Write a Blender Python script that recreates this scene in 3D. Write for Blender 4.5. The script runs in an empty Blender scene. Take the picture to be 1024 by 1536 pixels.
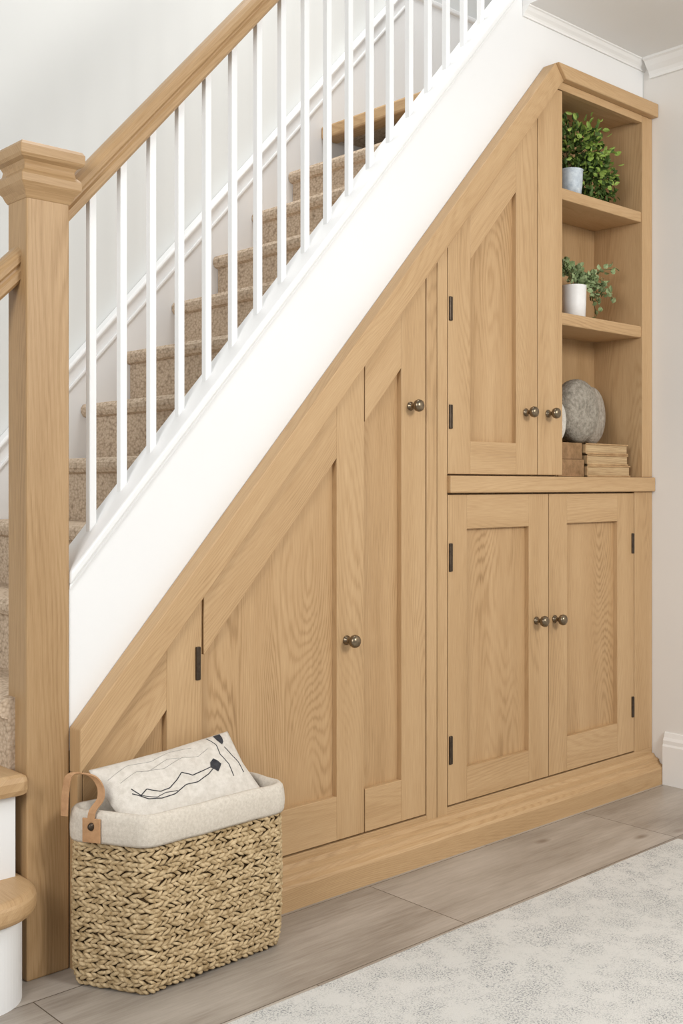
import bpy, bmesh, math, random
from mathutils import Vector, Matrix
R=random.Random(7)
sc=bpy.context.scene
# ------------------------------------------------------------------ materials
def newmat(name):
    m=bpy.data.materials.new(name); m.use_nodes=True
    nt=m.node_tree; b=nt.nodes['Principled BSDF']
    return m,nt,b
def N(nt,t,**k):
    n=nt.nodes.new(t)
    for a,v in k.items():
        setattr(n,a,v)
    return n
def ramp(nt,fac,stops):
    r=N(nt,'ShaderNodeValToRGB'); e=r.color_ramp.elements
    while len(e)<len(stops): e.new(.5)
    for i,(p,c) in enumerate(stops):
        e[i].position=p; e[i].color=(*c,1)
    nt.links.new(fac,r.inputs[0]); return r.outputs[0]
def mapping(nt,src,scale,loc=(0,0,0)):
    m=N(nt,'ShaderNodeMapping'); m.inputs['Scale'].default_value=scale; m.inputs['Location'].default_value=loc
    nt.links.new(src,m.inputs['Vector']); return m.outputs[0]
def noise(nt,vec,scale,detail=3,rough=.5):
    n=N(nt,'ShaderNodeTexNoise'); n.inputs['Scale'].default_value=scale; n.inputs['Detail'].default_value=detail
    n.inputs['Roughness'].default_value=rough
    nt.links.new(vec,n.inputs['Vector']); return n.outputs['Fac']
def math_(nt,op,a,b=None,c=None):
    n=N(nt,'ShaderNodeMath',operation=op)
    for i,x in enumerate((a,b,c)):
        if x is None: continue
        if isinstance(x,(int,float)): n.inputs[i].default_value=x
        else: nt.links.new(x,n.inputs[i])
    return n.outputs[0]
def mixc(nt,fac,a,b,mode='MIX'):
    n=N(nt,'ShaderNodeMix',data_type='RGBA',blend_type=mode)
    if isinstance(fac,(int,float)): n.inputs[0].default_value=fac
    else: nt.links.new(fac,n.inputs[0])
    for i,x in ((6,a),(7,b)):
        if isinstance(x,tuple): n.inputs[i].default_value=(*x,1)
        else: nt.links.new(x,n.inputs[i])
    return n.outputs[2]
def bump(nt,b,h,strength,dist=.002):
    n=N(nt,'ShaderNodeBump'); n.inputs['Strength'].default_value=strength; n.inputs['Distance'].default_value=dist
    nt.links.new(h,n.inputs['Height']); nt.links.new(n.outputs[0],b.inputs['Normal'])

def oak(name,light,mid,dark,rough=.5,cath=105.0,ringamt=.15):
    m,nt,b=newmat(name)
    uv=N(nt,'ShaderNodeUVMap'); uv.uv_map='UVMap'; v=uv.outputs[0]
    warp=noise(nt,mapping(nt,v,(.75,4.2,1)),1.0,1.5,.4)
    sx=N(nt,'ShaderNodeSeparateXYZ'); nt.links.new(v,sx.inputs[0])
    ph=math_(nt,'ADD',math_(nt,'MULTIPLY',sx.outputs[1],560.0),math_(nt,'MULTIPLY',warp,cath*2.9))
    jit=noise(nt,mapping(nt,v,(8,120,1)),1.0,3)
    ph=math_(nt,'ADD',ph,math_(nt,'MULTIPLY',jit,6.5))
    ring=math_(nt,'MULTIPLY_ADD',math_(nt,'SINE',ph),.5,.5)
    ring=math_(nt,'POWER',ring,2.0)
    ringmask=noise(nt,mapping(nt,v,(1.6,9,1),(3,5,0)),1.0,2)
    ring=math_(nt,'MULTIPLY',ring,ramp(nt,ringmask,[(.38,(.10,.10,.10)),(.66,(1,1,1))]))
    pores=noise(nt,mapping(nt,v,(13,560,1)),1.0,3,.62)
    broad=noise(nt,mapping(nt,v,(.9,12,1)),1.0,3)
    f=math_(nt,'ADD',math_(nt,'MULTIPLY',ring,ringamt),math_(nt,'ADD',math_(nt,'MULTIPLY',pores,.50),math_(nt,'MULTIPLY',broad,.40)))
    col=ramp(nt,f,[(.30,light),(.55,mid),(.90,dark)])
    nt.links.new(col,b.inputs['Base Color'])
    b.inputs['Roughness'].default_value=rough
    b.inputs['Specular IOR Level'].default_value=.35
    bump(nt,b,pores,.25,.001)
    return m
OAK=oak('oak_wood',(.565,.382,.208),(.452,.286,.141),(.225,.127,.054))
OAKD=oak('oak_panel_wood',(.55,.366,.195),(.432,.268,.129),(.21,.117,.048),.5,125,.22)
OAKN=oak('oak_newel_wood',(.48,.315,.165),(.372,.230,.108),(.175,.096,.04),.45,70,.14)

def paint(name,col,rough=.55):
    m,nt,b=newmat(name)
    tc=N(nt,'ShaderNodeTexCoord'); n=noise(nt,tc.outputs['Object'],2.5,3)
    c2=tuple(x*.965 for x in col)
    nt.links.new(ramp(nt,n,[(.3,col),(.8,c2)]),b.inputs['Base Color'])
    b.inputs['Roughness'].default_value=rough
    bump(nt,b,noise(nt,tc.outputs['Object'],260,2),.04,.001)
    return m
WHITE=paint('white_satin_paint',(.83,.83,.825),.4)
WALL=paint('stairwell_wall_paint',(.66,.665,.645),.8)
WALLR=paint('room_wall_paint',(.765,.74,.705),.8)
CEIL=paint('ceiling_paint',(.80,.79,.77),.8)
TRIM=paint('trim_paint',(.83,.82,.80),.4)

def metal(name,col,rough):
    m,nt,b=newmat(name)
    tc=N(nt,'ShaderNodeTexCoord'); n=noise(nt,tc.outputs['Object'],90,3)
    nt.links.new(ramp(nt,n,[(.3,col),(.75,tuple(x*.55 for x in col))]),b.inputs['Base Color'])
    b.inputs['Metallic'].default_value=.9; b.inputs['Roughness'].default_value=rough
    return m
BRASS=metal('aged_brass',(.27,.21,.14),.3)
IRON=metal('dark_bronze_hinge',(.10,.075,.055),.45)

def floor_mat():
    m,nt,b=newmat('oak_plank_floor')
    tc=N(nt,'ShaderNodeTexCoord'); v=tc.outputs['Object']
    mp=mapping(nt,v,(1,1,1),(-.09,-.08,0))
    br=N(nt,'ShaderNodeTexBrick'); br.offset=.5
    br.inputs['Scale'].default_value=1
    br.inputs['Mortar Size'].default_value=.0013; br.inputs['Mortar Smooth'].default_value=.1; br.inputs['Bias'].default_value=0
    br.inputs['Color1'].default_value=(0,0,0,1); br.inputs['Color2'].default_value=(1,1,1,1); br.inputs['Mortar'].default_value=(.5,.5,.5,1)
    br.inputs['Row Height'].default_value=.33; br.inputs['Brick Width'].default_value=.95
    nt.links.new(mp,br.inputs['Vector'])
    off=N(nt,'ShaderNodeVectorMath',operation='SCALE'); off.inputs[3].default_value=7.3
    nt.links.new(br.outputs['Color'],off.inputs[0])
    ad=N(nt,'ShaderNodeVectorMath',operation='ADD'); nt.links.new(v,ad.inputs[0]); nt.links.new(off.outputs[0],ad.inputs[1])
    g1=noise(nt,mapping(nt,ad.outputs[0],(2.2,9,1)),1.0,5,.6)
    g2=noise(nt,mapping(nt,ad.outputs[0],(9,150,1)),1.0,3,.6)
    bw=N(nt,'ShaderNodeRGBToBW'); nt.links.new(br.outputs['Color'],bw.inputs[0])
    f=math_(nt,'ADD',math_(nt,'MULTIPLY',g1,.85),math_(nt,'ADD',math_(nt,'MULTIPLY',g2,.36),math_(nt,'MULTIPLY_ADD',bw.outputs[0],.26,-.13)))
    c=ramp(nt,f,[(.36,(.48,.43,.375)),(.60,(.365,.32,.272)),(.85,(.225,.188,.152))])
    kn=N(nt,'ShaderNodeTexVoronoi'); kn.inputs['Scale'].default_value=1.0; nt.links.new(mapping(nt,ad.outputs[0],(2.2,5,1)),kn.inputs['Vector'])
    c=mixc(nt,ramp(nt,kn.outputs['Distance'],[(.02,(.7,.7,.7)),(.09,(0,0,0))]),c,(.14,.10,.07))
    c=mixc(nt,br.outputs['Fac'],c,(.09,.068,.05))
    nt.links.new(c,b.inputs['Base Color']); b.inputs['Roughness'].default_value=.38
    h=math_(nt,'SUBTRACT',math_(nt,'MULTIPLY',g2,.3),br.outputs['Fac'])
    bump(nt,b,h,.3,.002)
    return m
FLOOR=floor_mat()
def rug_mat():
    m,nt,b=newmat('pale_wool_rug')
    tc=N(nt,'ShaderNodeTexCoord'); v=tc.outputs['Object']
    fine=noise(nt,v,240,3,.8); mid=noise(nt,v,12,6,.8); big=noise(nt,v,3.0,3)
    mask=math_(nt,'MULTIPLY',ramp(nt,fine,[(.50,(0,0,0)),(.57,(1,1,1))]),ramp(nt,mid,[(.42,(.05,.05,.05)),(.58,(1,1,1))]))
    base=ramp(nt,big,[(.3,(.65,.635,.60)),(.7,(.60,.59,.555))])
    c=mixc(nt,math_(nt,'MULTIPLY',mask,.85),base,(.21,.22,.225))
    nt.links.new(c,b.inputs['Base Color']); b.inputs['Roughness'].default_value=.95
    b.inputs['Specular IOR Level'].default_value=.1
    bump(nt,b,noise(nt,v,420,2,.7),.7,.003)
    return m
RUG=rug_mat()
def carpet_mat():
    m,nt,b=newmat('woven_stair_carpet')
    tc=N(nt,'ShaderNodeTexCoord'); v=tc.outputs['Object']
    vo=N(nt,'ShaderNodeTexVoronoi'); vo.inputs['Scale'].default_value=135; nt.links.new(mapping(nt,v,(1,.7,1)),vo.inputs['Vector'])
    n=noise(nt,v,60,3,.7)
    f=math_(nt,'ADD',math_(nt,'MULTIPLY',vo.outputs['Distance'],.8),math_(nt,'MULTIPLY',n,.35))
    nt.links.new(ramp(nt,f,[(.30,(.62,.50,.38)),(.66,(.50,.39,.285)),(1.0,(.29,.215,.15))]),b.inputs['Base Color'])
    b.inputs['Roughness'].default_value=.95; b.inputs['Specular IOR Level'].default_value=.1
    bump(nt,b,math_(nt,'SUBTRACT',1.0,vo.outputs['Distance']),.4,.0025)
    return m
CARPET=carpet_mat()
def speck(name,c1,c2,scale,rough=.9,bs=.3,bscale=None,bd=.002,aniso=(1,1,1)):
    m,nt,b=newmat(name)
    tc=N(nt,'ShaderNodeTexCoord'); v=mapping(nt,tc.outputs['Object'],aniso)
    n=noise(nt,v,scale,4,.65)
    nt.links.new(ramp(nt,n,[(.35,c1),(.68,c2)]),b.inputs['Base Color'])
    b.inputs['Roughness'].default_value=rough; b.inputs['Specular IOR Level'].default_value=.2
    bump(nt,b,noise(nt,v,bscale or scale*2,3,.6),bs,bd)
    return m
SEAG=speck('woven_seagrass',(.63,.485,.29),(.31,.21,.10),55,.65,.4,200)
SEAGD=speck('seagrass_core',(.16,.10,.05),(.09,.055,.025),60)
LINER=speck('linen_liner',(.68,.62,.535),(.56,.50,.42),160,.95,.5,600)
PILF=speck('pillow_cotton',(.70,.655,.59),(.58,.535,.47),70,.95,.4,500)
INK=speck('ink_print',(.03,.03,.035),(.06,.06,.065),80)
INKF=speck('faint_ink_print',(.30,.28,.26),(.36,.34,.31),80)
LEATH=speck('tan_leather',(.50,.29,.15),(.40,.22,.11),60,.5,.2,200)
KNIT=speck('grey_knit',(.40,.36,.30),(.20,.175,.14),75,.95,.9,160,.005)
KNITW=speck('cream_knit',(.70,.66,.59),(.54,.50,.44),90,.95,.8,230,.004)
KNITG=speck('taupe_knit',(.48,.43,.365),(.30,.26,.21),75,.95,.9,160,.005)
LEAFD=speck('dark_leaf',(.045,.085,.02),(.11,.17,.04),25,.5)
LEAFL=speck('lime_leaf',(.22,.33,.06),(.34,.44,.11),25,.5)
LEAFS=speck('sage_leaf',(.19,.26,.11),(.36,.43,.23),25,.5)
STEM=speck('stem_green',(.12,.12,.05),(.2,.18,.08),25,.6)
POTW=speck('white_ceramic',(.80,.79,.77),(.74,.73,.71),20,.3,.03)
POTB=speck('blue_grey_ceramic',(.62,.68,.72),(.40,.46,.52),60,.4,.1)
BOOK1=speck('kraft_book_cover',(.50,.33,.17),(.35,.21,.10),18,.7,.4,60)
BOOK2=speck('brown_book_cover',(.34,.20,.10),(.19,.11,.05),30,.7,.5,90)
PAGE=speck('book_pages',(.58,.42,.24),(.34,.22,.11),10,.9,.4,300,.001,(1,1,40))
# ------------------------------------------------------------------ builders
def empty(name,loc=(0,0,0)):
    e=bpy.data.objects.new(name,None); e.empty_display_size=.1; sc.collection.objects.link(e); e.location=loc; return e
def finish(ob,mat,parent=None,bevel=0,smooth=False,seg=2):
    if mat: ob.data.materials.append(mat)
    sc.collection.objects.link(ob)
    if parent:
        ob.parent=parent
        ob.matrix_parent_inverse=Matrix.Translation(-Vector(parent.location))
    if smooth:
        for p in ob.data.polygons: p.use_smooth=True
    if bevel:
        md=ob.modifiers.new('bevel','BEVEL'); md.width=bevel; md.segments=seg; md.limit_method='ANGLE'; md.angle_limit=math.radians(35)
    return ob
def graining(me,g):
    g=Vector(g).normalized(); uvl=me.uv_layers.new(name='UVMap')
    ou,ov=R.uniform(0,40),R.uniform(0,40)
    for p in me.polygons:
        n=p.normal
        if abs(n.dot(g))>.9:
            a=n.orthogonal().normalized(); t=n.cross(a); 
            for li in p.loop_indices:
                co=me.vertices[me.loops[li].vertex_index].co
                uvl.data[li].uv=(co.dot(a)*.5+ou,co.dot(t)+ov)
        else:
            t=n.cross(g); t.normalize()
            for li in p.loop_indices:
                co=me.vertices[me.loops[li].vertex_index].co
                uvl.data[li].uv=(co.dot(g)+ou,co.dot(t)+ov)
def mesh(name,vs,fs,mat,parent=None,grain=None,bevel=0,smooth=False,seg=2):
    me=bpy.data.meshes.new(name); me.from_pydata([tuple(v) for v in vs],[],fs)
    bm=bmesh.new(); bm.from_mesh(me); bmesh.ops.recalc_face_normals(bm,faces=bm.faces); bm.to_mesh(me); bm.free()
    me.update()
    if grain is not None: graining(me,grain)
    return finish(bpy.data.objects.new(name,me),mat,parent,bevel,smooth,seg)
def extr(name,pts,vec,mat,parent=None,grain=None,bevel=0,smooth=False):
    n=len(pts); v=Vector(vec); pts=[Vector(p) for p in pts]
    vs=pts+[p+v for p in pts]
    fs=[list(range(n)),list(range(2*n-1,n-1,-1))]+[[i,(i+1)%n,n+(i+1)%n,n+i] for i in range(n)]
    return mesh(name,vs,fs,mat,parent,grain,bevel,smooth)
def prism(name,xz,y0,y1,mat,parent=None,grain=None,bevel=0):
    return extr(name,[(x,y0,z) for x,z in xz],(0,y1-y0,0),mat,parent,grain,bevel)
def box(name,x0,x1,y0,y1,z0,z1,mat,parent=None,grain=None,bevel=0):
    return prism(name,[(x0,z0),(x1,z0),(x1,z1),(x0,z1)],y0,y1,mat,parent,grain,bevel)
def lathe(name,prof,loc,mat,parent=None,axis='Z',seg=24,smooth=True):
    vs=[];fs=[]
    for r,h in prof:
        for i in range(seg):
            a=2*math.pi*i/seg
            p=(r*math.cos(a),r*math.sin(a),h)
            if axis=='-Y': p=(p[0],-p[2],p[1])
            vs.append((p[0]+loc[0],p[1]+loc[1],p[2]+loc[2]))
    m=len(prof)
    for j in range(m-1):
        for i in range(seg):
            fs.append([j*seg+i,j*seg+(i+1)%seg,(j+1)*seg+(i+1)%seg,(j+1)*seg+i])
    fs.append(list(range(seg))); fs.append([ (m-1)*seg+i for i in range(seg)])
    return mesh(name,vs,fs,mat,parent,smooth=smooth)
def tube(name,pts,rad,mat,parent=None,seg=8,cyc=False):
    cu=bpy.data.curves.new(name,'CURVE'); cu.dimensions='3D'; cu.bevel_depth=rad; cu.bevel_resolution=2; cu.use_fill_caps=True
    sp=cu.splines.new('NURBS'); sp.points.add(len(pts)-1)
    for i,p in enumerate(pts): sp.points[i].co=(*p,1)
    sp.use_endpoint_u=True; sp.order_u=3; sp.use_cyclic_u=cyc
    ob=bpy.data.objects.new(name,cu); cu.materials.append(mat); sc.collection.objects.link(ob)
    if parent: ob.parent=parent; ob.matrix_parent_inverse=Matrix.Translation(-Vector(parent.location))
    return ob

# ------------------------------------------------------------------ room shell
XW=3.445; ZC=2.56; YS=2.155
box('floor',-1.5,4.3,-2.0,3.3,-.06,0,FLOOR)
box('wall_right',XW,XW+.1,-2.0,2.155,0,ZC+.25,WALLR)
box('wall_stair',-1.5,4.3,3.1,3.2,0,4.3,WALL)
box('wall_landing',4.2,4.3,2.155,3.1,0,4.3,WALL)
box('ceiling',2.75,XW,-2.0,2.154,ZC,ZC+.25,CEIL)
def crown(prof,start,vec,perp,name):
    pts=[Vector(start)+Vector(perp)*a+Vector((0,0,-b)) for a,b in prof]
    extr(name,pts,vec,TRIM)
cp=[(0,0),(.055,0),(.055,.008),(.046,.012),(.034,.028),(.018,.042),(.012,.052),(.012,.064),(0,.064)]
cps=[(a*.5,b*.5) for a,b in cp]
crown(cps,(2.75,2.1545,ZC),(XW-2.75,0,0),(0,-1,0),'trim_1')
crown(cp,(XW,-2.0,ZC),(0,4.125,0),(-1,0,0),'trim_2')
bp=[(0,0),(.02,0),(.02,.135),(.016,.142),(.016,.155),(.010,.165),(.006,.180),(0,.182)]
extr('baseboard_right',[(XW-a,-2.0,b) for a,b in bp],(0,4.068,0),TRIM)

# ------------------------------------------------------------------ staircase
st=empty('staircase')
Z=lambda n:.4175+.1775*(n-2)
NX=lambda n:2.21+.168*(n-10)-(.012 if n==8 else 0)
pts=[(NX(3)+.02,.45)]
for n in range(3,13):
    x,z=NX(n),Z(n)
    pts+=[(x+.02,z-.045),(x+.006,z-.040),(x-.001,z-.028),(x-.001,z-.014),(x+.006,z-.003),(x+.02,z)]
    pts.append((NX(n+1)+.02,z))
pts+=[(NX(13)+.02,2.02),(1.25,.38),(NX(3)+.02,.38)]
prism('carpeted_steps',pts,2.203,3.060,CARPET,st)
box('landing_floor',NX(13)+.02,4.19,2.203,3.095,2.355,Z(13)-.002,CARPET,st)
box('landing_nosing',NX(13)-.012,NX(13)+.07,2.203,3.062,Z(13)-.03,Z(13)+.018,OAK,st,(0,1,0),.008)
S=lambda x:.86+1.13*(x-1.174)
XN=1.1715
prism('outer_string',[(XN,S(XN)),(2.80,S(2.80)),(3.44,S(2.80)),(3.44,2.38),(2.86,2.38),(XN,.47)],YS,2.20,WHITE,st,None,.002)
cap=[(XN,S(XN)+.004),(2.80,S(2.80)+.004),(2.80,S(2.80)-.024),(XN,S(XN)-.024)]
prism('string_cap',cap,YS-.010,2.245,WHITE,st,None,.005)
cap2=[(XN,S(XN)-.024),(2.80,S(2.80)-.024),(2.80,S(2.80)-.036),(XN,S(XN)-.036)]
prism('string_bead',cap2,YS-.005,YS+.01,WHITE,st,None,.003)
WS=lambda x:1.985+1.09*(x-2.2)
prism('wall_string',[(.6,WS(.6)),(3.15,WS(3.15)),(4.19,WS(3.15)),(4.19,2.30),(2.95,2.30),(.6,WS(.6)-.23)],3.062,3.0995,WHITE,st)
prism('wall_string_cap',[(.6,WS(.6)+.022),(3.15,WS(3.15)+.022),(4.19,WS(3.15)+.022),(4.19,WS(3.15)),(3.15,WS(3.15)),(.6,WS(.6))],3.050,3.0995,WHITE,st,None,.006)
prism('wall_string_bead',[(.6,WS(.6)-.045),(3.15,WS(3.15)-.045),(3.15,WS(3.15)-.06),(.6,WS(.6)-.06)],3.054,3.0625,WHITE,st,None,.003)
box('step_2_riser',.925,1.05,2.16,3.095,.225,.40,WHITE,st)
box('step_2_tread',.895,1.068,2.128,3.095,.40,.445,OAK,st,(0,1,0),.014)
def curtail(r,x0,y0,xc,yc,xr):
    p=[]
    for i in range(13):
        a=math.radians(180+90*i/12); p.append((x0+r+r*math.cos(a),yc+r*math.sin(a)))
    for i in range(17):
        a=math.radians(270+90*i/16); p.append((xc+r*math.cos(a),yc+r*math.sin(a)))
    p.append((xc+r,3.095)); p.append((x0,3.095)); return p
c1=curtail(.09,.72,0,.955,2.14,1.05)
extr('step_1_riser',[(x,y,0) for x,y in c1],(0,0,.177),WHITE,st)
c2=curtail(.119,.69,0,.955,2.14,1.05)
extr('step_1_tread',[(x,y,.175) for x,y in c2],(0,0,.052),OAK,st,(0,1,0),.02).modifiers['bevel'].segments=5

# ------------------------------------------------------------------ railing
rl=empty('stair_railing')
nx0,nx1=1.0705,1.1705; ny0,ny1=YS-.005,YS+.083
def squarepost(name,cx,cy,prof,mat,parent,bev=.003,dy=-.006):
    vs=[];fs=[]
    for hw,z in prof:
        hy=hw+dy
        vs+=[(cx-hw,cy-hy,z),(cx+hw,cy-hy,z),(cx+hw,cy+hy,z),(cx-hw,cy+hy,z)]
    for j in range(len(prof)-1):
        for i in range(4): fs.append([j*4+i,j*4+(i+1)%4,(j+1)*4+(i+1)%4,(j+1)*4+i])
    fs.append([0,1,2,3]); k=(len(prof)-1)*4; fs.append([k,k+1,k+2,k+3])
    return mesh(name,vs,fs,mat,parent,(0,0,1) if prof[-1][1]-prof[0][1]>.3 else (1,0,0),bev)
ncx,ncy=(nx0+nx1)/2,(ny0+ny1)/2
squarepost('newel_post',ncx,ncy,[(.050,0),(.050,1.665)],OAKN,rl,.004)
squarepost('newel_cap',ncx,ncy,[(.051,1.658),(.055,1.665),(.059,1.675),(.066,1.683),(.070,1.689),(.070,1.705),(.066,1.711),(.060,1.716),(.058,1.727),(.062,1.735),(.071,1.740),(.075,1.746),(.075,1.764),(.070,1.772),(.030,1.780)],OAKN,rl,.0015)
yc=2.206
HR=lambda x:1.648+1.115*(x-1.202)
rp=[(-.022,0),(-.029,.006),(-.030,.018),(-.025,.023),(-.025,.027),(-.031,.032),(-.032,.042),(-.026,.051),(-.014,.057),(0,.058)]
rp=rp+[(-a,b) for a,b in reversed(rp[:-1])]
def rail(name,x0,x1,z0,sl,par):
    d=Vector((1,0,sl)).normalized(); up=Vector((-d.z,0,d.x))
    vs0=[];vs1=[]
    for a,b in rp:
        base=Vector((x0,yc+a,z0))+up*b; t=(x0-base.x)/d.x; vs0.append(base+d*t)
        base=Vector((x1,yc+a,z0+sl*(x1-x0)))+up*b; t=(x1-base.x)/d.x; vs1.append(base+d*t)
    n=len(rp); fs=[list(range(n)),list(range(2*n-1,n-1,-1))]+[[i,(i+1)%n,n+(i+1)%n,n+i] for i in range(n)]
    mesh(name,vs0+vs1,fs,OAKN,par,d)
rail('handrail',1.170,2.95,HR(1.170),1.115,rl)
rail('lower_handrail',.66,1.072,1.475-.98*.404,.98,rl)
i=0
x=1.255
while x<2.80:
    w=.0088
    prism('baluster_%d'%i,[(x-w,S(x-w)),(x+w,S(x+w)),(x+w,HR(x+w)+.01),(x-w,HR(x-w)+.01)],yc-w,yc+w,WHITE,rl,None,.0015)
    x+=.0796; i+=1

# ------------------------------------------------------------------ cabinet
cb=empty('under_stairs_cabinet')
F=2.12
o=lambda x:.504+1.1127*(x-1.155)
g=lambda x:o(x)-.098
pn=lambda x:o(x)-.243
sl=(1,0,1.1127); V=(0,0,1); H=(1,0,0)
XL=1.172
XR=3.4435
PD=.017
prism('back_board',[(XL+.005,.0),(2.90,.0),(2.90,2.345),(2.83,o(2.83)-.06),(XL+.005,o(XL)-.06)],2.1445,2.153,OAKD,cb,V)
prism('sloping_trim',[(XL,o(XL)),(2.859,2.398),(2.902,2.35),(XL,g(XL)+.002)],2.106,2.1545,OAK,cb,sl,.003)
prism('end_stile',[(XL+.001,0),(XL+.012,0),(XL+.012,g(XL+.012)),(XL+.001,g(XL))],F,2.154,OAK,cb,V)
box('bottom_rail',XL+.012,2.272,F,2.142,.0,.114,OAK,cb,H,.0015)
prism('post_1',[(2.272,0),(2.3145,0),(2.3145,g(2.3145)),(2.272,g(2.272))],F,2.142,OAK,cb,V,.0015)
prism('post_2',[(2.3165,0),(2.358,0),(2.358,g(2.358)),(2.3165,g(2.3165))],F-.001,2.142,OAK,cb,V,.0015)
box('tower_bottom_rail',2.358,XR,F,2.142,.0,.119,OAK,cb,H,.0015)
pp=[(2.070,0),(2.070,.055),(2.074,.062),(2.086,.068),(2.092,.076),(2.092,.082),(2.106,.088),(2.112,.098),(2.1195,.1),(2.1195,0)]
extr('plinth',[(1.625,y,z) for y,z in pp],(XR-1.625,0,0),OAK,cb,H)
def sdoor(name,x0,x1,zb,topf,pl,pr,pb,ptop):
    y0,y1=F,F+.023
    if pr<x1: prism(name+'_stile',[(pr,zb),(x1,zb),(x1,topf(x1)),(pr,topf(pr))],y0,y1,OAK,cb,V,.0015)
    if pl>x0: prism(name+'_hinge_stile',[(x0,zb),(pl,zb),(pl,topf(pl)),(x0,topf(x0))],y0,y1,OAK,cb,V,.0015)
    box(name+'_bottom_rail',pl,pr,y0,y1,zb,pb,OAK,cb,H,.0015)
    prism(name+'_sloping_rail',[(pl,ptop(pl)),(pr,ptop(pr)),(pr,topf(pr)),(pl,topf(pl))],y0,y1,OAK,cb,sl,.0015)
    prism(name+'_panel',[(pl,pb),(pr,pb),(pr,ptop(pr)),(pl,ptop(pl))],F+PD,y1,OAKD,cb,V)
tg=lambda x:g(x)-.0045
sdoor('low_door',XL+.014,1.4985,.119,tg,XL+.014,1.401,.2,pn)
sdoor('tall_door_a',1.5045,2.0272,.119,tg,1.5045,1.928,.234,pn)
sdoor('tall_door_b',2.0308,2.2675,.119,tg,2.0308,2.17,.234,lambda x:o(x)-.258)
sdoor('upper_door',2.362,2.7802,1.083,tg,2.46,2.675,1.18,lambda x:o(x)-.24)
prism('narrow_door',[(2.7838,1.083),(2.912,1.083),(2.912,2.322),(2.878,2.322),(2.7838,tg(2.7838))],F,F+.021,OAK,cb,V,.0015)
def rdoor(name,x0,x1,z0,z1,pl,pr,pb,pt):
    y0,y1=F,F+.023
    box(name+'_stile_l',x0,pl,y0,y1,z0,z1,OAK,cb,V,.0015); box(name+'_stile_r',pr,x1,y0,y1,z0,z1,OAK,cb,V,.0015)
    box(name+'_rail_b',pl,pr,y0,y1,z0,pb,OAK,cb,H,.0015); box(name+'_rail_t',pl,pr,y0,y1,pt,z1,OAK,cb,H,.0015)
    box(name+'_panel',pl,pr,F+PD,y1,pb,pt,OAKD,cb,V)
rdoor('base_door_a',2.362,2.8382,.124,1.0225,2.4446,2.738,.222,.922)
rdoor('base_door_b',2.8418,3.3275,.124,1.0225,2.937,3.226,.235,.927)
box('middle_ledge',2.358,XR,2.106,2.153,1.028,1.078,OAK,cb,H,.004)
box('tower_floor',2.916,3.379,2.153,2.32,1.05,1.078,OAK,cb,H)
box('tower_side_lower',3.331,XR,F,2.142,.119,1.028,OAK,cb,V,.0015)
box('base_back',2.36,XR,2.1435,2.153,.0,1.03,OAKD,cb,V)
box('tower_side_right',3.38,XR,F,2.334,1.079,2.351,OAK,cb,V,.0015)
box('tower_side_left',2.895,2.914,2.143,2.334,1.05,2.334,OAK,cb,V)
box('tower_back',2.914,3.38,2.32,2.333,1.05,2.334,OAKN,cb,V)  # darker oak than the sides, with the shelf recess shade put into its colour
prism('tower_cap',[(2.859,2.398),(XR,2.40),(XR,2.352),(2.902,2.352)],2.094,2.154,OAK,cb,H,.004)
box('tower_top',2.895,3.379,2.1545,2.334,2.335,2.351,OAK,cb,H)
box('tower_top_rail',2.88,3.379,F,2.142,2.326,2.3515,OAK,cb,H,.0015)
box('shelf_1',2.914,3.38,F+.004,2.32,1.976,2.013,OAK,cb,H,.003)
box('shelf_2',2.914,3.38,F+.004,2.32,1.570,1.610,OAK,cb,H,.003)
kprof=[(.0125,0),(.0125,.003),(.007,.006),(.006,.016),(.009,.021),(.0155,.026),(.0175,.033),(.0155,.040),(.009,.044),(.002,.045)]
for k,(x,z) in enumerate([(1.962,.641),(2.205,1.271),(2.722,1.277),(2.835,1.278),(2.775,.625),(2.870,.622)]):
    lathe('knob_%d'%k,kprof,(x,F,z),BRASS,cb,'-Y')
for k,(x,z,h) in enumerate([(1.4865,.632,.078),(2.372,1.562,.07),(2.372,1.249,.07),(2.372,.841,.082),(2.372,.283,.082),(3.318,.848,.07),(3.318,.279,.072)]):
    box('hinge_%d'%k,x-.0065,x+.0065,F-.005,F+.002,z-h/2,z+h/2,IRON,cb,None,.002)

# ------------------------------------------------------------------ rug
def rug():
    bm=bmesh.new()
    bmesh.ops.create_grid(bm,x_segments=60,y_segments=60,size=.5)
    me=bpy.data.meshes.new('area_rug')
    for v in bm.verts:
        v.co.x=v.co.x*3.2+1.30; v.co.y=v.co.y*2.3+.55; v.co.z=.013+.0012*math.sin(v.co.x*9)*math.sin(v.co.y*7)
    r=bmesh.ops.extrude_face_region(bm,geom=bm.faces[:])
    for e in r['geom']:
        if isinstance(e,bmesh.types.BMVert): e.co.z=.001
    bmesh.ops.recalc_face_normals(bm,faces=bm.faces)
    bm.to_mesh(me); bm.free()
    finish(bpy.data.objects.new('area_rug',me),RUG)
rug()

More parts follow.
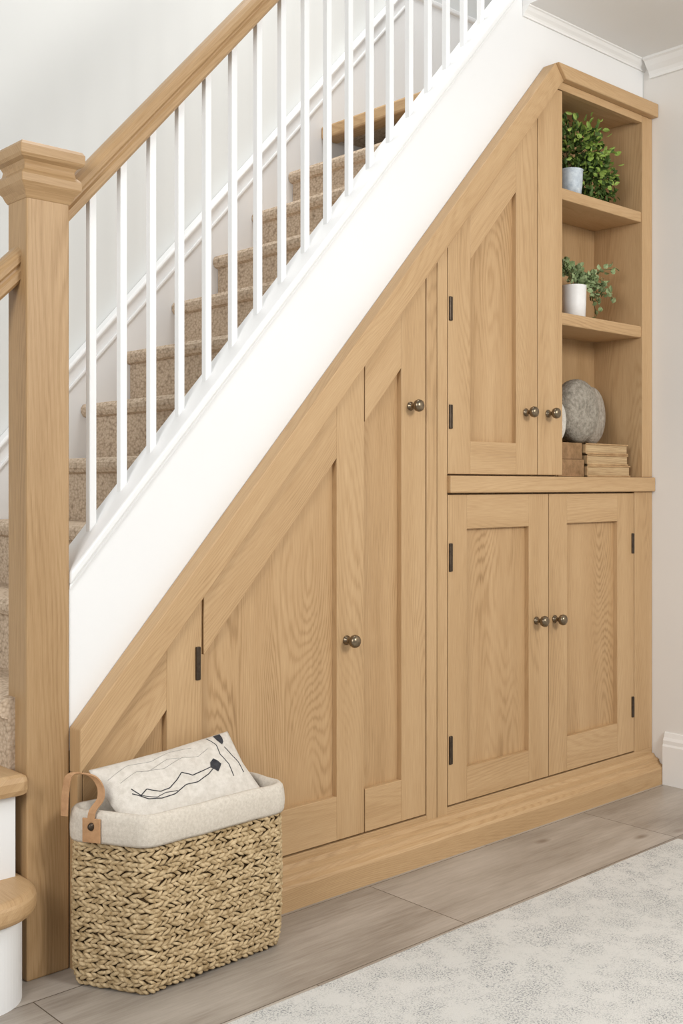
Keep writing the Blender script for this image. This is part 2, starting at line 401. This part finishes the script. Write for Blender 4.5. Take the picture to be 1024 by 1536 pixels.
# ------------------------------------------------------------------ basket
bk=empty('woven_storage_basket',(1.37,2.02,0))
corn=[Vector((1.222,1.918)),Vector((1.596,1.930)),Vector((1.577,2.096)),Vector((1.120,2.098))]
def rounded(corn,r,step=.006):
    out=[];n=len(corn)
    for i in range(n):
        p=corn[i];a=(corn[i-1]-p).normalized();b=(corn[(i+1)%n]-p).normalized()
        ang=a.angle(b); t=r/math.tan(ang/2); s0=p+a*t; s1=p+b*t
        cen=p+(a+b).normalized()*(r/math.sin(ang/2))
        a0=math.atan2(*(s0-cen).yx); a1=math.atan2(*(s1-cen).yx)
        while a1<a0: a1+=2*math.pi
        for k in range(9):
            aa=a0+(a1-a0)*k/8; out.append(cen+Vector((math.cos(aa),math.sin(aa)))*r)
    L=[0]
    for i in range(len(out)): L.append(L[-1]+(out[(i+1)%len(out)]-out[i]).length)
    def at(s):
        s%=L[-1]
        for i in range(len(out)):
            if s<=L[i+1]+1e-9:
                d=L[i+1]-L[i]; f=(s-L[i])/d if d>0 else 0
                p=out[i].lerp(out[(i+1)%len(out)],f); t=(out[(i+1)%len(out)]-out[i])
                if t.length<1e-7: t=out[(i+2)%len(out)]-out[i]
                t.normalize(); return p,t,Vector((t.y,-t.x))
    return at,L[-1]
at,PL=rounded(corn,.031)
cent=Vector((1.37,2.02))
def belly(z):
    return -.010*max(0,1-z/.05)**2+.004*math.sin(min(1,z/.33)*math.pi)
def ringloft(name,prof,mat,nseg=160,wob=0,parent=bk):
    vs=[];fs=[]
    for off,z in prof:
        for i in range(nseg):
            s=PL*i/nseg; p,t,nn=at(s)
            w=wob*(math.sin(s*31)+.6*math.sin(s*67+1)+.5*math.sin(s*17+z*60))
            q=p+nn*(off+w); vs.append((q.x,q.y,z+w*.8))
    m=len(prof)
    for j in range(m-1):
        for i in range(nseg): fs.append([j*nseg+i,j*nseg+(i+1)%nseg,(j+1)*nseg+(i+1)%nseg,(j+1)*nseg+i])
    return mesh(name,vs,fs,mat,parent,smooth=True)
zz=[.004,.012,.025,.04,.08,.16,.24,.33]
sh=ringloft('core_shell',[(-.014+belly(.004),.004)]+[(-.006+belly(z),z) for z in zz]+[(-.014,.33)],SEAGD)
b=[at(PL*i/80)[0] for i in range(80)]
mesh('base',[(cent.x+(p.x-cent.x)*.94,cent.y+(p.y-cent.y)*.90,.006) for p in b]+[(cent.x+(p.x-cent.x)*.94,cent.y+(p.y-cent.y)*.90,.014) for p in b],[list(range(80)),list(range(80,160))]+[[i,(i+1)%80,80+(i+1)%80,80+i] for i in range(80)],SEAGD,bk)
def weave():
    vs=[];fs=[]
    rows=31; z0=.004; dz=(.328-z0)/rows
    for r in range(rows):
        zc=z0+(r+.5)*dz; sgn=1 if r%2 else -1
        n=int(PL/.0155)
        ph=R.random()*.01
        for k in range(n):
            s0=PL*k/n+ph+R.uniform(-.002,.002); L=.028+R.uniform(-.005,.006); tilt=sgn*(.34+R.uniform(-.17,.17)); rad=.0047+R.uniform(-.0010,.0010)
            zj=R.uniform(-.002,.002); base=len(vs); nr=6; ns=7
            for a in range(nr+1):
                q=a/nr-.5; rr=rad*max(.28,math.cos(q*math.pi*.92))**.6
                p,t,nn=at(s0+q*L*math.cos(tilt)); z_=zc+zj+q*L*math.sin(tilt)
                bul=.0044*math.cos(q*math.pi)+(.0010 if k%2 else 0)-.003+belly(max(z_,0))
                for bb in range(ns):
                    an=2*math.pi*bb/ns
                    off=rr*math.cos(an)*.8+bul; zz2=z_+rr*math.sin(an)
                    vs.append((p.x+nn.x*off,p.y+nn.y*off,max(zz2,.001)))
            for a in range(nr):
                for bb in range(ns):
                    fs.append([base+a*ns+bb,base+a*ns+(bb+1)%ns,base+(a+1)*ns+(bb+1)%ns,base+(a+1)*ns+bb])
            fs.append([base+i for i in range(ns)]); fs.append([base+nr*ns+i for i in range(ns)])
    mesh('weave',vs,fs,SEAG,bk,smooth=True)
weave()
ringloft('linen_liner',[(.003,.320),(.006,.309),(.010,.308),(.0125,.314),(.0135,.332),(.012,.353),(.009,.366),(.002,.373),(-.005,.372),(-.010,.364),(-.013,.348),(-.015,.30),(-.017,.20),(-.02,.03)],LINER,200,.0014)
def ribbon(name,pts,wdir,w,th,mat,parent):
    P3=[Vector(p) for p in pts]; sm=[]
    n=len(P3)
    for i in range(n-1):
        p0=P3[max(i-1,0)];p1=P3[i];p2=P3[i+1];p3=P3[min(i+2,n-1)]
        for k in range(6):
            t=k/6; sm.append(.5*((2*p1)+(p2-p0)*t+(2*p0-5*p1+4*p2-p3)*t*t+(3*p1-p0-3*p2+p3)*t**3))
    sm.append(P3[-1]); vs=[];fs=[]
    W=Vector(wdir).normalized()*w/2
    for i,p in enumerate(sm):
        t=(sm[min(i+1,len(sm)-1)]-sm[max(i-1,0)]).normalized(); nn=t.cross(W).normalized()*th/2
        vs+=[p-W-nn,p+W-nn,p+W+nn,p-W+nn]
    for i in range(len(sm)-1):
        for j in range(4): fs.append([i*4+j,i*4+(j+1)%4,(i+1)*4+(j+1)%4,(i+1)*4+j])
    fs.append([0,1,2,3]); k=(len(sm)-1)*4; fs.append([k,k+1,k+2,k+3])
    return mesh(name,vs,fs,mat,parent,bevel=.0008,smooth=False)
def lf(t,off):
    a=corn[0];b_=corn[3]; p=a.lerp(b_,t); nrm=Vector((-(b_-a).y,(b_-a).x)).normalized()
    if nrm.x>0: nrm=-nrm
    return p+nrm*off
q1=lf(.58,.0185); q2=lf(.90,.0165); wd=(corn[3]-corn[0]).normalized()
ribbon('leather_handle',[(q1.x,q1.y,.325),(q1.x,q1.y,.372),(q1.x+.022,q1.y+.002,.398),(q1.x+.024,q1.y+.010,.425),(q1.x+.008,q1.y+.022,.446),(q2.x+.012,q2.y-.006,.446),(q2.x+.004,q2.y,.415),(q2.x,q2.y,.36)],(wd.x,wd.y,0),.016,.0035,LEATH,bk)
t0=lf(.48,.0175);t1=lf(.68,.0175);t2=lf(.48,.0215);t3=lf(.68,.0215)
mesh('leather_tab',[(t0.x,t0.y,.362),(t1.x,t1.y,.362),(t1.x,t1.y,.312),(t0.x,t0.y,.312),(t2.x,t2.y,.362),(t3.x,t3.y,.362),(t3.x,t3.y,.312),(t2.x,t2.y,.312)],[[0,1,2,3],[4,5,6,7],[0,1,5,4],[1,2,6,5],[2,3,7,6],[3,0,4,7]],LEATH,bk,bevel=.001)
tb=lf(.58,.022)
lathe('metal_buckle',[(.008,0),(.008,.004),(.005,.006),(.001,.0065)],(tb.x,tb.y,.346),IRON,bk,'-Y')

# ------------------------------------------------------------------ pillow
PC=(1.374,2.026,.389)
pl=empty('printed_throw_pillow',PC)
PW,PH=.186,.092
def ph(u,v):
    a=max(0,1-abs(u)**2.6); b2=max(0,1-abs(v)**2.6)
    return .030*(a*b2)**.55+.0015
def psurf(u,v,side=1,lift=0):
    X=PW*u*(1-.05*(1-abs(v))**1*abs(u)**2)
    if u<0: X*=1-.16*max(0,-v)
    Yv=PH*v*(1-.06*(1-abs(u))**1*abs(v)**2)
    h=ph(u,v)+(.0026*math.sin(u*9+v*4)+.0020*math.sin(u*17-v*11))*(1-abs(u))*(1-abs(v))
    return Vector((X,Yv,side*(h+lift)))
tilt=math.radians(44)
M=Matrix.Translation(PC)@Matrix.Rotation(math.radians(1),4,'Z')@Matrix.Rotation(math.radians(-4),4,'Y')@Matrix.Rotation(tilt,4,'X')
def pillow():
    n,m=44,30; vs=[];fs=[]
    for side in (1,-1):
        for j in range(m+1):
            for i in range(n+1):
                vs.append(M@psurf(-1+2*i/n,-1+2*j/m,side))
    K=(n+1)*(m+1)
    for s_ in (0,1):
        for j in range(m):
            for i in range(n):
                a=s_*K+j*(n+1)+i; fs.append([a,a+1,a+n+2,a+n+1])
    for i in range(n):
        fs.append([i,i+1,K+i+1,K+i]); a=m*(n+1)+i; fs.append([a,a+1,K+a+1,K+a])
    for j in range(m):
        a=j*(n+1); fs.append([a,a+n+1,K+a+n+1,K+a]); a+=n; fs.append([a,a+n+1,K+a+n+1,K+a])
    mesh('cushion_body',vs,fs,PILF,pl,smooth=True)
pillow()
def ink(k,pts,r=.0013,mt=None):
    q=[]
    for i in range(len(pts)-1):
        for t in range(5):
            f=t/5; q.append((pts[i][0]*(1-f)+pts[i+1][0]*f,pts[i][1]*(1-f)+pts[i+1][1]*f))
    q.append(pts[-1])
    tube('print_line_%d'%k,[M@psurf(u,v,1,.0002) for u,v in q],r,mt or INK,pl)
ink(0,[(-.72,.12),(-.66,-.12),(-.55,-.02),(-.42,-.2),(-.28,-.18),(-.12,-.02),(-.02,.12),(.08,-.06),(.22,-.02),(.34,.02),(.42,.04)],.0011)
ink(1,[(-.74,.0),(-.6,-.26),(-.45,-.36),(-.25,-.36),(-.05,-.22),(.12,-.24),(.3,-.14),(.43,-.0)],.0011)
ink(6,[(-.66,-.12),(-.5,-.3),(-.36,-.26),(-.2,-.3)],.0008)
ink(2,[(.60,.9),(.66,.6),(.62,.3),(.68,0),(.64,-.35)],.001)
ink(3,[(.76,.5),(.81,.2),(.86,0),(.84,-.3)],.001)
ink(4,[(-.9,.55),(-.6,.75),(-.3,.65),(0,.8),(.3,.72)],.0005,INKF)
ink(5,[(-.5,.45),(-.2,.35),(.1,.5),(.3,.4),(.5,.55)],.0005,INKF)
ink(7,[(-.8,.35),(-.55,.5),(-.4,.4),(-.1,.58),(.05,.5)],.0005,INKF)
def patch(k,uv):
    c=Vector((sum(u for u,v in uv)/len(uv),sum(v for u,v in uv)/len(uv)))
    vs=[M@psurf(c.x,c.y,1,.0010)]+[M@psurf(u,v,1,.0012) for u,v in uv]; n=len(uv)
    mesh('print_patch_%d'%k,vs,[[0,1+i,1+(i+1)%n] for i in range(n)],INK,pl)
patch(0,[(.38,.02),(.415,-.06),(.45,-.14),(.505,-.06),(.56,.04),(.53,.15),(.49,.24),(.42,.16)])
patch(1,[(.72,.93),(.84,.95),(.83,.8),(.80,.66),(.75,.58),(.72,.75)])

# ------------------------------------------------------------------ shelf things
def leaves(name,specs,mat,parent):
    vs=[];fs=[]
    for p,d,L,w in specs:
        d=d.normalized(); sd=d.cross(Vector((R.uniform(-1,1),R.uniform(-1,1),R.uniform(-1,1)))).normalized(); up=sd.cross(d)
        b=len(vs)
        vs+=[p,p+d*L*.35+sd*w*.5+up*w*.12,p+d*L*.75+sd*w*.4+up*w*.1,p+d*L-up*w*.15,p+d*L*.75-sd*w*.4+up*w*.1,p+d*L*.35-sd*w*.5+up*w*.12,p+d*L*.5-up*w*.05]
        for a,c in ((0,1),(1,2),(2,3),(3,4),(4,5),(5,0)): fs.append([b+6,b+a,b+c])
    return mesh(name,vs,fs,mat,parent)
def clampv(v,x=(2.93,3.37),y=(2.13,2.312),z=(0,9)):
    return Vector((min(max(v.x,x[0]),x[1]),min(max(v.y,y[0]),y[1]),min(max(v.z,z[0]),z[1])))
p1=empty('bushy_potted_plant',(3.06,2.20,2.013))
lathe('pot',[(.028,.001),(.036,.004),(.040,.04),(.042,.088),(.044,.092),(.040,.092),(.036,.085),(.01,.083)],(3.045,2.185,2.013),POTB,p1)
for k,(mat,n,(cx_,cy_,cz_),(rx,ry,rz)) in enumerate([(LEAFD,620,(3.10,2.21,2.185),(.10,.08,.09)),(LEAFD,620,(3.19,2.20,2.10),(.08,.07,.085)),(LEAFL,220,(3.11,2.18,2.20),(.10,.075,.09)),(LEAFL,110,(3.19,2.17,2.12),(.08,.06,.07))]):
    sp=[]
    for _ in range(n):
        d=Vector((R.gauss(0,1),R.gauss(0,1),R.gauss(0,1))).normalized(); rr=R.uniform(.35,1.25)**.8
        lump=1+.20*math.sin(d.x*8+d.z*6)+.16*math.sin(d.z*11)
        p=Vector((cx_+d.x*rx*rr*lump,cy_+d.y*ry*rr,cz_+d.z*rz*rr*lump)); p=clampv(p,z=(2.02,2.30))
        if p.x<3.105 and p.z<2.115: continue
        dd=(d+Vector((R.uniform(-1,1),R.uniform(-1,1),R.uniform(-1,1)))*.9)
        L=R.uniform(.016,.028)
        q=p+dd.normalized()*L
        if q.z<2.016 or q.y>2.318 or q.x>3.378 or q.z>2.325: continue
        sp.append((p,dd,L,R.uniform(.010,.016)))
    leaves('foliage_%d'%k,sp,mat,p1)
for k in range(7):
    a=R.uniform(0,6.28)
    tube('stem_%d'%k,[(3.045,2.185,2.09),(3.07+.02*math.cos(a),2.2,2.14),(3.11+.05*math.cos(a),2.2+.03*math.sin(a),2.18)],.002,STEM,p1)
p2=empty('trailing_potted_plant',(3.07,2.18,1.61))
lathe('pot',[(.034,.001),(.040,.005),(.042,.05),(.043,.108),(.044,.112),(.040,.112),(.038,.10),(.01,.10)],(3.07,2.19,1.61),POTW,p2,seg=32)
sp=[]
for k in range(22):
    a=R.uniform(-.5,3.6) if k<10 else R.uniform(-.9,.5)
    reach=R.uniform(.05,.12) if k<10 else R.uniform(.10,.25)
    top=R.uniform(.02,.060); end=R.uniform(-.01,.05) if k<10 else R.uniform(-.13,.06)
    bx,by,bz=3.07,2.19,1.712
    pts=[]
    for i in range(9):
        t=i/8; zz_=bz+top*math.sin(t*math.pi*.8)*1.3+end*t*t
        v=Vector((bx+math.cos(a)*reach*t,by+math.sin(a)*reach*t*.45,zz_)); v=clampv(v,y=(2.135,2.305),z=(1.63,1.9)); pts.append(v)
    tube('stem_%d'%k,pts,.0013,STEM,p2)
    for i in range(2,9):
        for s_ in range(3):
            d=Vector((R.uniform(-1,1),R.uniform(-.8,.6),R.uniform(-.3,1)))
            p=pts[i]+Vector((R.uniform(-.008,.008),R.uniform(-.006,.006),R.uniform(-.008,.008)))
            sp.append((p,d,R.uniform(.016,.026),R.uniform(.013,.020)))
sp=[q for q in sp if (q[0]+q[1].normalized()*q[2]).y<2.315 and (q[0]+q[1].normalized()*q[2]).z>1.615]
leaves('foliage',sp,LEAFS,p2)
def cushion(name,c,rx,ry,rz,mat,rotz=0):
    vs=[];fs=[];n,m=96,40
    for j in range(m+1):
        th_=math.pi*j/m
        for i in range(n):
            a=2*math.pi*i/n
            x=math.sin(th_)*math.cos(a); z=math.sin(th_)*math.sin(a); y=math.cos(th_)
            y=math.copysign(abs(y)**.8,y)*(1-.25*math.exp(-((x*x+z*z)/.05)))
            k=1+.02*math.cos(a*24)*(1 if j%2 else -1)*.5
            v=Vector((x*rx*k,y*ry,z*rz*k)); v.rotate(Matrix.Rotation(rotz,3,'Z')); vs.append(v+Vector(c))
    for j in range(m):
        for i in range(n): fs.append([j*n+i,j*n+(i+1)%n,(j+1)*n+(i+1)%n,(j+1)*n+i])
    mesh(name,vs,fs,mat,smooth=True)
bkx=empty('stack_of_books',(3.15,2.2,1.078))
def book(k,x0,x1,y0,y1,z0,z1,cov):
    t=.005
    box('page_block_%d'%k,x0+.004,x1-.004,y0+.004,y1-.004,z0+t,z1-t,PAGE,bkx)
    box('cover_bottom_%d'%k,x0,x1,y0,y1,z0,z0+t,cov,bkx,None,.001)
    box('cover_top_%d'%k,x0,x1,y0,y1,z1-t,z1,cov,bkx,None,.001)
    box('spine_%d'%k,x0,x0+.004,y0,y1,z0,z1,cov,bkx,None,.001)
book(0,3.085,3.345,2.145,2.30,1.079,1.118,BOOK1)
book(1,3.092,3.340,2.150,2.30,1.1185,1.155,BOOK1)
book(2,3.080,3.335,2.148,2.30,1.1555,1.192,BOOK1)
def block(k,z0,z1,x0,x1,y0):
    box('page_block_%d'%k,x0+.003,x1-.003,y0+.005,2.295,z0+.004,z1-.004,BOOK2,bkx)
    box('cover_bottom_%d'%k,x0,x1,y0,2.30,z0,z0+.0045,BOOK2,bkx,None,.001)
    box('cover_top_%d'%k,x0,x1,y0,2.30,z1-.0045,z1,BOOK2,bkx,None,.001)
    box('spine_%d'%k,x0,x1,y0-.001,y0+.005,z0,z1,BOOK2,bkx,None,.002)
block(3,1.079,1.136,2.93,3.074,2.15)
block(4,1.1365,1.192,2.934,3.070,2.155)
cushion('round_knitted_cushion',(3.108,2.205,1.302),.118,.055,.109,KNIT,.14)
cushion('round_knitted_cushion',(3.270,2.262,1.296),.092,.042,.103,KNITG,.22)
cushion('round_knitted_cushion',(2.956,2.178,1.262),.046,.026,.069,KNITW,.1)

# ------------------------------------------------------------------ lights + world
w=bpy.data.worlds.new('World'); sc.world=w; w.use_nodes=True
bg=w.node_tree.nodes['Background']; bg.inputs[0].default_value=(.95,.975,1,1); bg.inputs[1].default_value=.40
def area(name,loc,tgt,sx,sy,e,col=(1,1,1)):
    l=bpy.data.lights.new(name,'AREA'); l.shape='RECTANGLE'; l.size=sx; l.size_y=sy; l.energy=e; l.color=col
    ob=bpy.data.objects.new(name,l); sc.collection.objects.link(ob); ob.location=loc
    ob.rotation_euler=(Vector(tgt)-Vector(loc)).to_track_quat('-Z','Y').to_euler()
area('added_light_side',(-1.3,.6,2.1),(2.0,2.1,.9),1.1,1.5,54,(1,.99,.97))  # added area lamp for soft light from the left; no window is built
area('added_light_front',(2.2,-1.5,2.35),(2.75,2.1,1.0),1.0,1.0,82,(1,.985,.955))  # added area lamp that brightens the cabinet front, standing in for an unseen source
area('assumed_stairwell_light',(2.2,2.6,4.2),(2.0,2.6,1.5),1.4,.8,54,(1,.995,.985))  # assumed source over the stairs, an added lamp to brighten the stairwell; no skylight
# ------------------------------------------------------------------ camera
f=1640.; th=math.atan2(2300-512,f)
cam=bpy.data.cameras.new('camera'); co=bpy.data.objects.new('camera',cam); sc.collection.objects.link(co)
co.location=(0,0,1.05); co.rotation_euler=(math.pi/2,0,th-math.pi/2)
cam.sensor_fit='HORIZONTAL'; cam.sensor_width=36; cam.lens=f/1024*36; cam.shift_y=-40/1024
cam.clip_start=.02
sc.camera=co
sc.view_settings.view_transform='Standard'; sc.view_settings.look='None'; sc.view_settings.exposure=0
